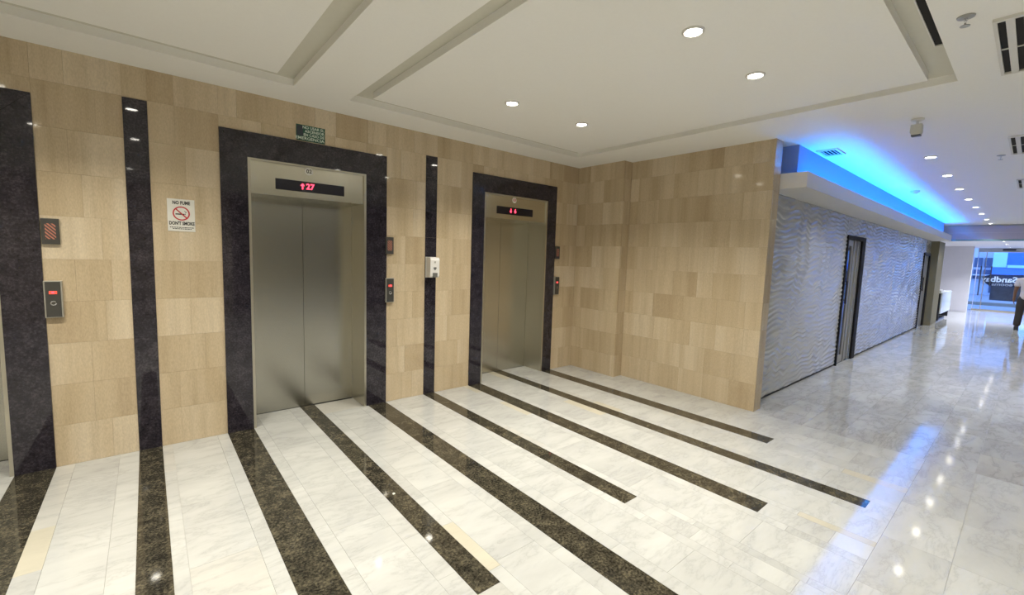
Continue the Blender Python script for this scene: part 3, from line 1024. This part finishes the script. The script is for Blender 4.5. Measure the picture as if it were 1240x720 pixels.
t = thing('supply_diffuser', (6.07, -2.77, H), 'square supply air vent on the blue lit ceiling above the cove', 'air vent')
vx0, vx1, vy0, vy1 = 5.90, 6.24, -2.875, -2.675
mb = MB()
mb.box(vx0, vx1, vy0, vy0 + .025, H - 0.014, H)
mb.box(vx0, vx1, vy1 - .025, vy1, H - 0.014, H)
mb.box(vx0, vx0 + .025, vy0 + .025, vy1 - .025, H - 0.014, H)
mb.box(vx1 - .025, vx1, vy0 + .025, vy1 - .025, H - 0.014, H)
mb.build('frame', 'vent_white', t)
box('core', 'vent_dark', vx0 + .02, vx1 - .02, vy0 + .02, vy1 - .02, H - 0.003, H + .001, t)
for k in range(4):
    y = vy0 + 0.045 + k * 0.034
    MB().prism([(y, H - 0.012), (y + 0.006, H - 0.012), (y + 0.020, H - 0.002), (y + 0.014, H - 0.002)], vx0 + .025, vx1 - .025, 'x').build('blade', 'vent_white', t)

t = thing('ceiling_sensor', (5.22, -3.62, H), 'small white box sensor hanging from the ceiling near the blue light', 'sensor')
MB().lathe([(0.045, 0), (0.045, -0.010), (0.030, -0.016)], (5.22, -3.62, H), 20).build('mount_plate', 'vent_white', t)
MB().tube((5.22, -3.62, H - 0.012), (5.22, -3.62, H - 0.050), 0.010).build('stem', 'vent_white', t)
MB().prism([(-3.658, 2.878), (-3.582, 2.878), (-3.580, 2.812), (-3.592, 2.790), (-3.650, 2.790), (-3.660, 2.812)], 5.185, 5.255, 'x').build('body', 'printer', t, bevel=0.004)
box('lens_cap', 'dark_plastic', 5.190, 5.250, -3.652, -3.590, 2.782, 2.791, t)

def sprinkler(x, y, label):
    t = thing('sprinkler_head', (x, y, H), label, 'sprinkler', 'ceiling sprinklers')
    MB().lathe([(0.036, 0), (0.034, -0.006), (0.014, -0.009)], (x, y, H), 20).build('escutcheon', 'alu', t)
    mb = MB().tube((x, y, H - 0.006), (x, y, H - 0.022), 0.008, 10)
    for s in (-1, 1):
        mb.tube((x + s * 0.008, y, H - 0.018), (x + s * 0.012, y, H - 0.036), 0.003, 6)
        mb.tube((x + s * 0.012, y, H - 0.036), (x, y, H - 0.046), 0.003, 6)
    mb.build('body', 'chrome', t)
    MB().lathe([(0.020, -0.046), (0.020, -0.049)], (x, y, H), 16).build('deflector', 'alu', t)
sprinkler(3.29, -4.05, 'metal sprinkler head on the ceiling left of the largest air grille')
sprinkler(7.43, -4.035, 'small sprinkler head beside the second air grille')
t = thing('smoke_detector', (9.95, -2.985, H), 'round smoke detector on the blue lit ceiling', 'detector')
MB().lathe([(0.062, 0), (0.062, -0.014), (0.050, -0.030)], (9.95, -2.985, H), 24).build('base', 'white_plastic', t)
MB().lathe([(0.036, -0.030), (0.030, -0.048), (0.010, -0.052)], (9.95, -2.985, H), 20).build('chamber', 'white_plastic', t)

# ---------------- corridor doors
def corridor_door(n, x0, x1, zt, handle):
    t = bpy.data.objects.new('door_%d' % n, None)
    t.location = (x0, YC, 0)
    COL.objects.link(t)
    struct(t)
    yi = YC + 0.030
    yo = YC - 0.012
    box('frame_jamb', 'black_frame', x0 - 0.002, x0 + 0.045, yo, yi + 0.06, 0, zt + 0.03, t)
    box('frame_jamb', 'black_frame', x1 - 0.20, x1 + 0.002, yo, yi + 0.06, 0, zt + 0.03, t)
    box('frame_head', 'black_frame', x0 + 0.045, x1 - 0.20, yo, yi + 0.06, zt - 0.035, zt + 0.03, t)
    a, b = x0 + 0.046, x1 - 0.201
    mid = a + (b - a) * 0.52
    # glazed leaf
    leaf = MB()
    leaf.box(a, a + 0.05, yi, yi + 0.045, 0.01, zt - 0.037)
    leaf.box(mid - 0.06, mid, yi, yi + 0.045, 0.01, zt - 0.037)
    leaf.box(a + 0.05, mid - 0.06, yi, yi + 0.045, 0.01, 0.13)
    leaf.box(a + 0.05, mid - 0.06, yi, yi + 0.045, zt - 0.13, zt - 0.037)
    lf = leaf.build('door_leaf', 'alu', t)
    box('pane', 'dark_glass', a + 0.05, mid - 0.06, yi + 0.015, yi + 0.028, 0.13, zt - 0.13, lf)
    hx = a + 0.10
    hb = MB().tube((hx, yi - 0.05, 1.02), (hx, yi - 0.05, 1.40), 0.013)
    hb.tube((hx, yi - 0.05, 1.06), (hx, yi + 0.01, 1.06), 0.009, 8).tube((hx, yi - 0.05, 1.36), (hx, yi + 0.01, 1.36), 0.009, 8)
    hb.build('pull_handle', 'chrome', lf)
    # fixed side panel with stiles
    sp = box('side_panel', 'alu', mid + 0.004, b, yi + 0.012, yi + 0.045, 0.01, zt - 0.037, t)
    for xs in (mid + 0.03, b - 0.16, b - 0.05):
        box('stile', 'alu', xs, xs + 0.045, yi - 0.012, yi + 0.012, 0.01, zt - 0.037, sp)
    box('threshold', 'black_frame', x0 + 0.046, x1 - 0.201, yi - 0.002, yi + 0.05, -0.002, 0.008, t)
    box('backing', 'black_frame', x0, x1, yi + 0.05, yi + 0.07, 0, zt, t)
    return t
corridor_door(1, D1[0], D1[1], D1[2], True)
corridor_door(2, D2[0], D2[1], D2[2], True)

# ---------------- reception counter by the pillar
t = thing('reception_counter', (19.6, -2.4, 0), 'white glossy counter on a dark foot just past the far pillar', 'counter')
box('front_panel', 'desk_white', 18.62, 20.9, -2.66, -2.63, 0.27, 0.90, t, bevel=0.004)
box('end_panel', 'dark_plastic', 18.60, 18.64, -2.63, -2.0, 0.06, 0.88, t)
box('end_panel', 'dark_plastic', 20.86, 20.90, -2.63, -2.0, 0.06, 0.88, t)
box('counter_top', 'desk_white', 18.60, 20.9, -2.66, -1.95, 0.90, 0.93, t, bevel=0.004)
box('plinth', 'dark_plastic', 18.62, 20.8, -2.56, -2.1, 0.0, 0.06, t)
t = thing('desk_printer', (18.95, -2.52, 0.93), 'small pale box standing on the white counter', 'printer')
box('body', 'printer', 18.72, 19.2, -2.62, -2.40, 0.9305, 0.985, t, bevel=0.006)
box('lid', 'white_plastic', 18.74, 19.18, -2.60, -2.42, 0.985, 1.005, t, bevel=0.004)

# ---------------- scrap on the floor
o = MB().prism([(1.217, -1.775), (1.231, -1.772), (1.233, -1.760), (1.222, -1.757), (1.214, -1.765)], 0.0003, 0.004, 'z').build('paper_scrap', 'paper')
tag(o, 'tiny white scrap lying on the dark floor strip before the middle elevator', 'scrap')

# ================================================================ PERSON
def skin(name, pts, edges, radii, mat, parent, root=0, sub=2):
    me = bpy.data.meshes.new(name)
    me.from_pydata(pts, edges, [])
    o = bpy.data.objects.new(name, me)
    COL.objects.link(o)
    md = o.modifiers.new('skin', 'SKIN')
    md.use_smooth_shade = True
    sv = me.skin_vertices[0].data if me.skin_vertices else None
    if sv is None:
        bm = bmesh.new()
        bm.from_mesh(me)
        bm.verts.layers.skin.verify()
        bm.to_mesh(me)
        bm.free()
        sv = me.skin_vertices[0].data
    for i, r in enumerate(radii):
        sv[i].radius = r if isinstance(r, tuple) else (r, r)
        sv[i].use_root = (i == root)
    ss = o.modifiers.new('sub', 'SUBSURF')
    ss.levels = sub
    ss.render_levels = sub
    me.materials.append(M[mat])
    if parent is not None:
        o.parent = parent
        o.matrix_parent_inverse = Matrix.Translation(-Vector(parent.location))
    return o
PX, PY = 18.8, -4.33
person = thing('person', (PX, PY, 0), 'person in white shirt and dark trousers standing at the right picture edge', 'person')
def W(x, y, z):
    return (PX + x, PY + y, z)
# body: pelvis root, spine, neck, head, arms, legs
P, E_, Rr = [], [], []
def add(pt, r, par=None):
    P.append(W(*pt))
    Rr.append(r)
    if par is not None:
        E_.append((par, len(P) - 1))
    return len(P) - 1
pel = add((0, 0, 0.93), 0.115)
wai = add((0, 0, 1.08), 0.105, pel)
che = add((0, 0, 1.27), 0.120, wai)
col = add((0, 0, 1.42), 0.095, che)
nec = add((0.005, 0, 1.49), 0.050, col)
hd0 = add((0.015, 0, 1.58), 0.078, nec)
hd1 = add((0.020, 0, 1.66), 0.090, hd0)
hd2 = add((0.015, 0, 1.73), 0.070, hd1)
nose = add((0.118, 0, 1.63), 0.010, hd1)
for s in (1, -1):
    add((0.01, s * 0.098, 1.635), 0.012, hd1)
    sh = add((0, s * 0.165, 1.405), 0.062, col)
    el = add((-0.02, s * 0.225, 1.13), 0.043, sh)
    wr = add((0.03, s * 0.235, 0.90), 0.030, el)
    pm = add((0.045, s * 0.235, 0.83), 0.034, wr)
    for k, (fx, L) in enumerate(((0.028, 0.070), (0.010, 0.078), (-0.008, 0.073), (-0.024, 0.058))):
        f1 = add((0.045 + fx, s * 0.235, 0.785), 0.0095, pm)
        f2 = add((0.052 + fx, s * 0.228, 0.785 - L * 0.55), 0.0088, f1)
        add((0.060 + fx, s * 0.215, 0.785 - L), 0.0078, f2)
    th = add((0.082, s * 0.225, 0.825), 0.011, pm)
    add((0.100, s * 0.218, 0.785), 0.009, th)
    hp = add((0, s * 0.095, 0.86), 0.090, pel)
    kn = add((0.015, s * 0.105, 0.48), 0.058, hp)
    an = add((-0.02, s * 0.115, 0.10), 0.040, kn)
    he = add((-0.03, s * 0.117, 0.045), 0.040, an)
    add((0.15, s * 0.130, 0.036), 0.032, he)
skin('body', P, E_, Rr, 'skin', person, pel)
# shirt
P, E_, Rr = [], [], []
h00 = add((0, 0, 0.84), 0.150)
h0 = add((0, 0, 0.93), 0.158, h00)
h1 = add((0, 0, 1.08), 0.142, h0)
h2 = add((0, 0, 1.28), 0.150, h1)
h3 = add((0, 0, 1.42), 0.105, h2)
h4 = add((0.004, 0, 1.465), 0.072, h3)
for s in (1, -1):
    a = add((0, s * 0.175, 1.40), 0.078, h3)
    add((-0.012, s * 0.222, 1.20), 0.072, a)
sh = skin('shirt', P, E_, Rr, 'shirt', person, h2)
# trousers
P, E_, Rr = [], [], []
p1 = add((0, 0, 1.03), 0.118)
p0 = add((0, 0, 0.93), 0.128, p1)
for s in (1, -1):
    a = add((0, s * 0.095, 0.84), 0.108, p0)
    b_ = add((0.012, s * 0.105, 0.48), 0.082, a)
    c_ = add((-0.02, s * 0.125, 0.09), 0.080, b_)
skin('trousers', P, E_, Rr, 'trousers', person, p0)
# shoes and hair
for s in (1, -1):
    mb = MB().prism([(-0.085, 0.0), (0.20, 0.0), (0.20, 0.03), (0.12, 0.065), (0.03, 0.10), (-0.08, 0.10)], s * 0.125 - 0.045, s * 0.125 + 0.045)
    mb.v = [W(*v) for v in mb.v]
    mb.build('shoe', 'dark_plastic', person, bevel=0.012)
P, E_, Rr = [], [], []
a = add((-0.022, 0, 1.60), 0.086)
b_ = add((-0.010, 0, 1.69), 0.102, a)
c_ = add((0.005, 0, 1.765), 0.085, b_)
skin('hair', P, E_, Rr, 'hair', person, a)
# eyes and mouth
for s in (1, -1):
    MB().lathe([(0.002, 0.112), (0.010, 0.108), (0.012, 0.100)], (PX, PY + s * 0.032, 1.655), 12, 'x').build('eye', 'sign_white', person)
box('mouth', 'sign_red', PX + 0.088, PX + 0.099, PY - 0.022, PY + 0.022, 1.580, 1.588, person)
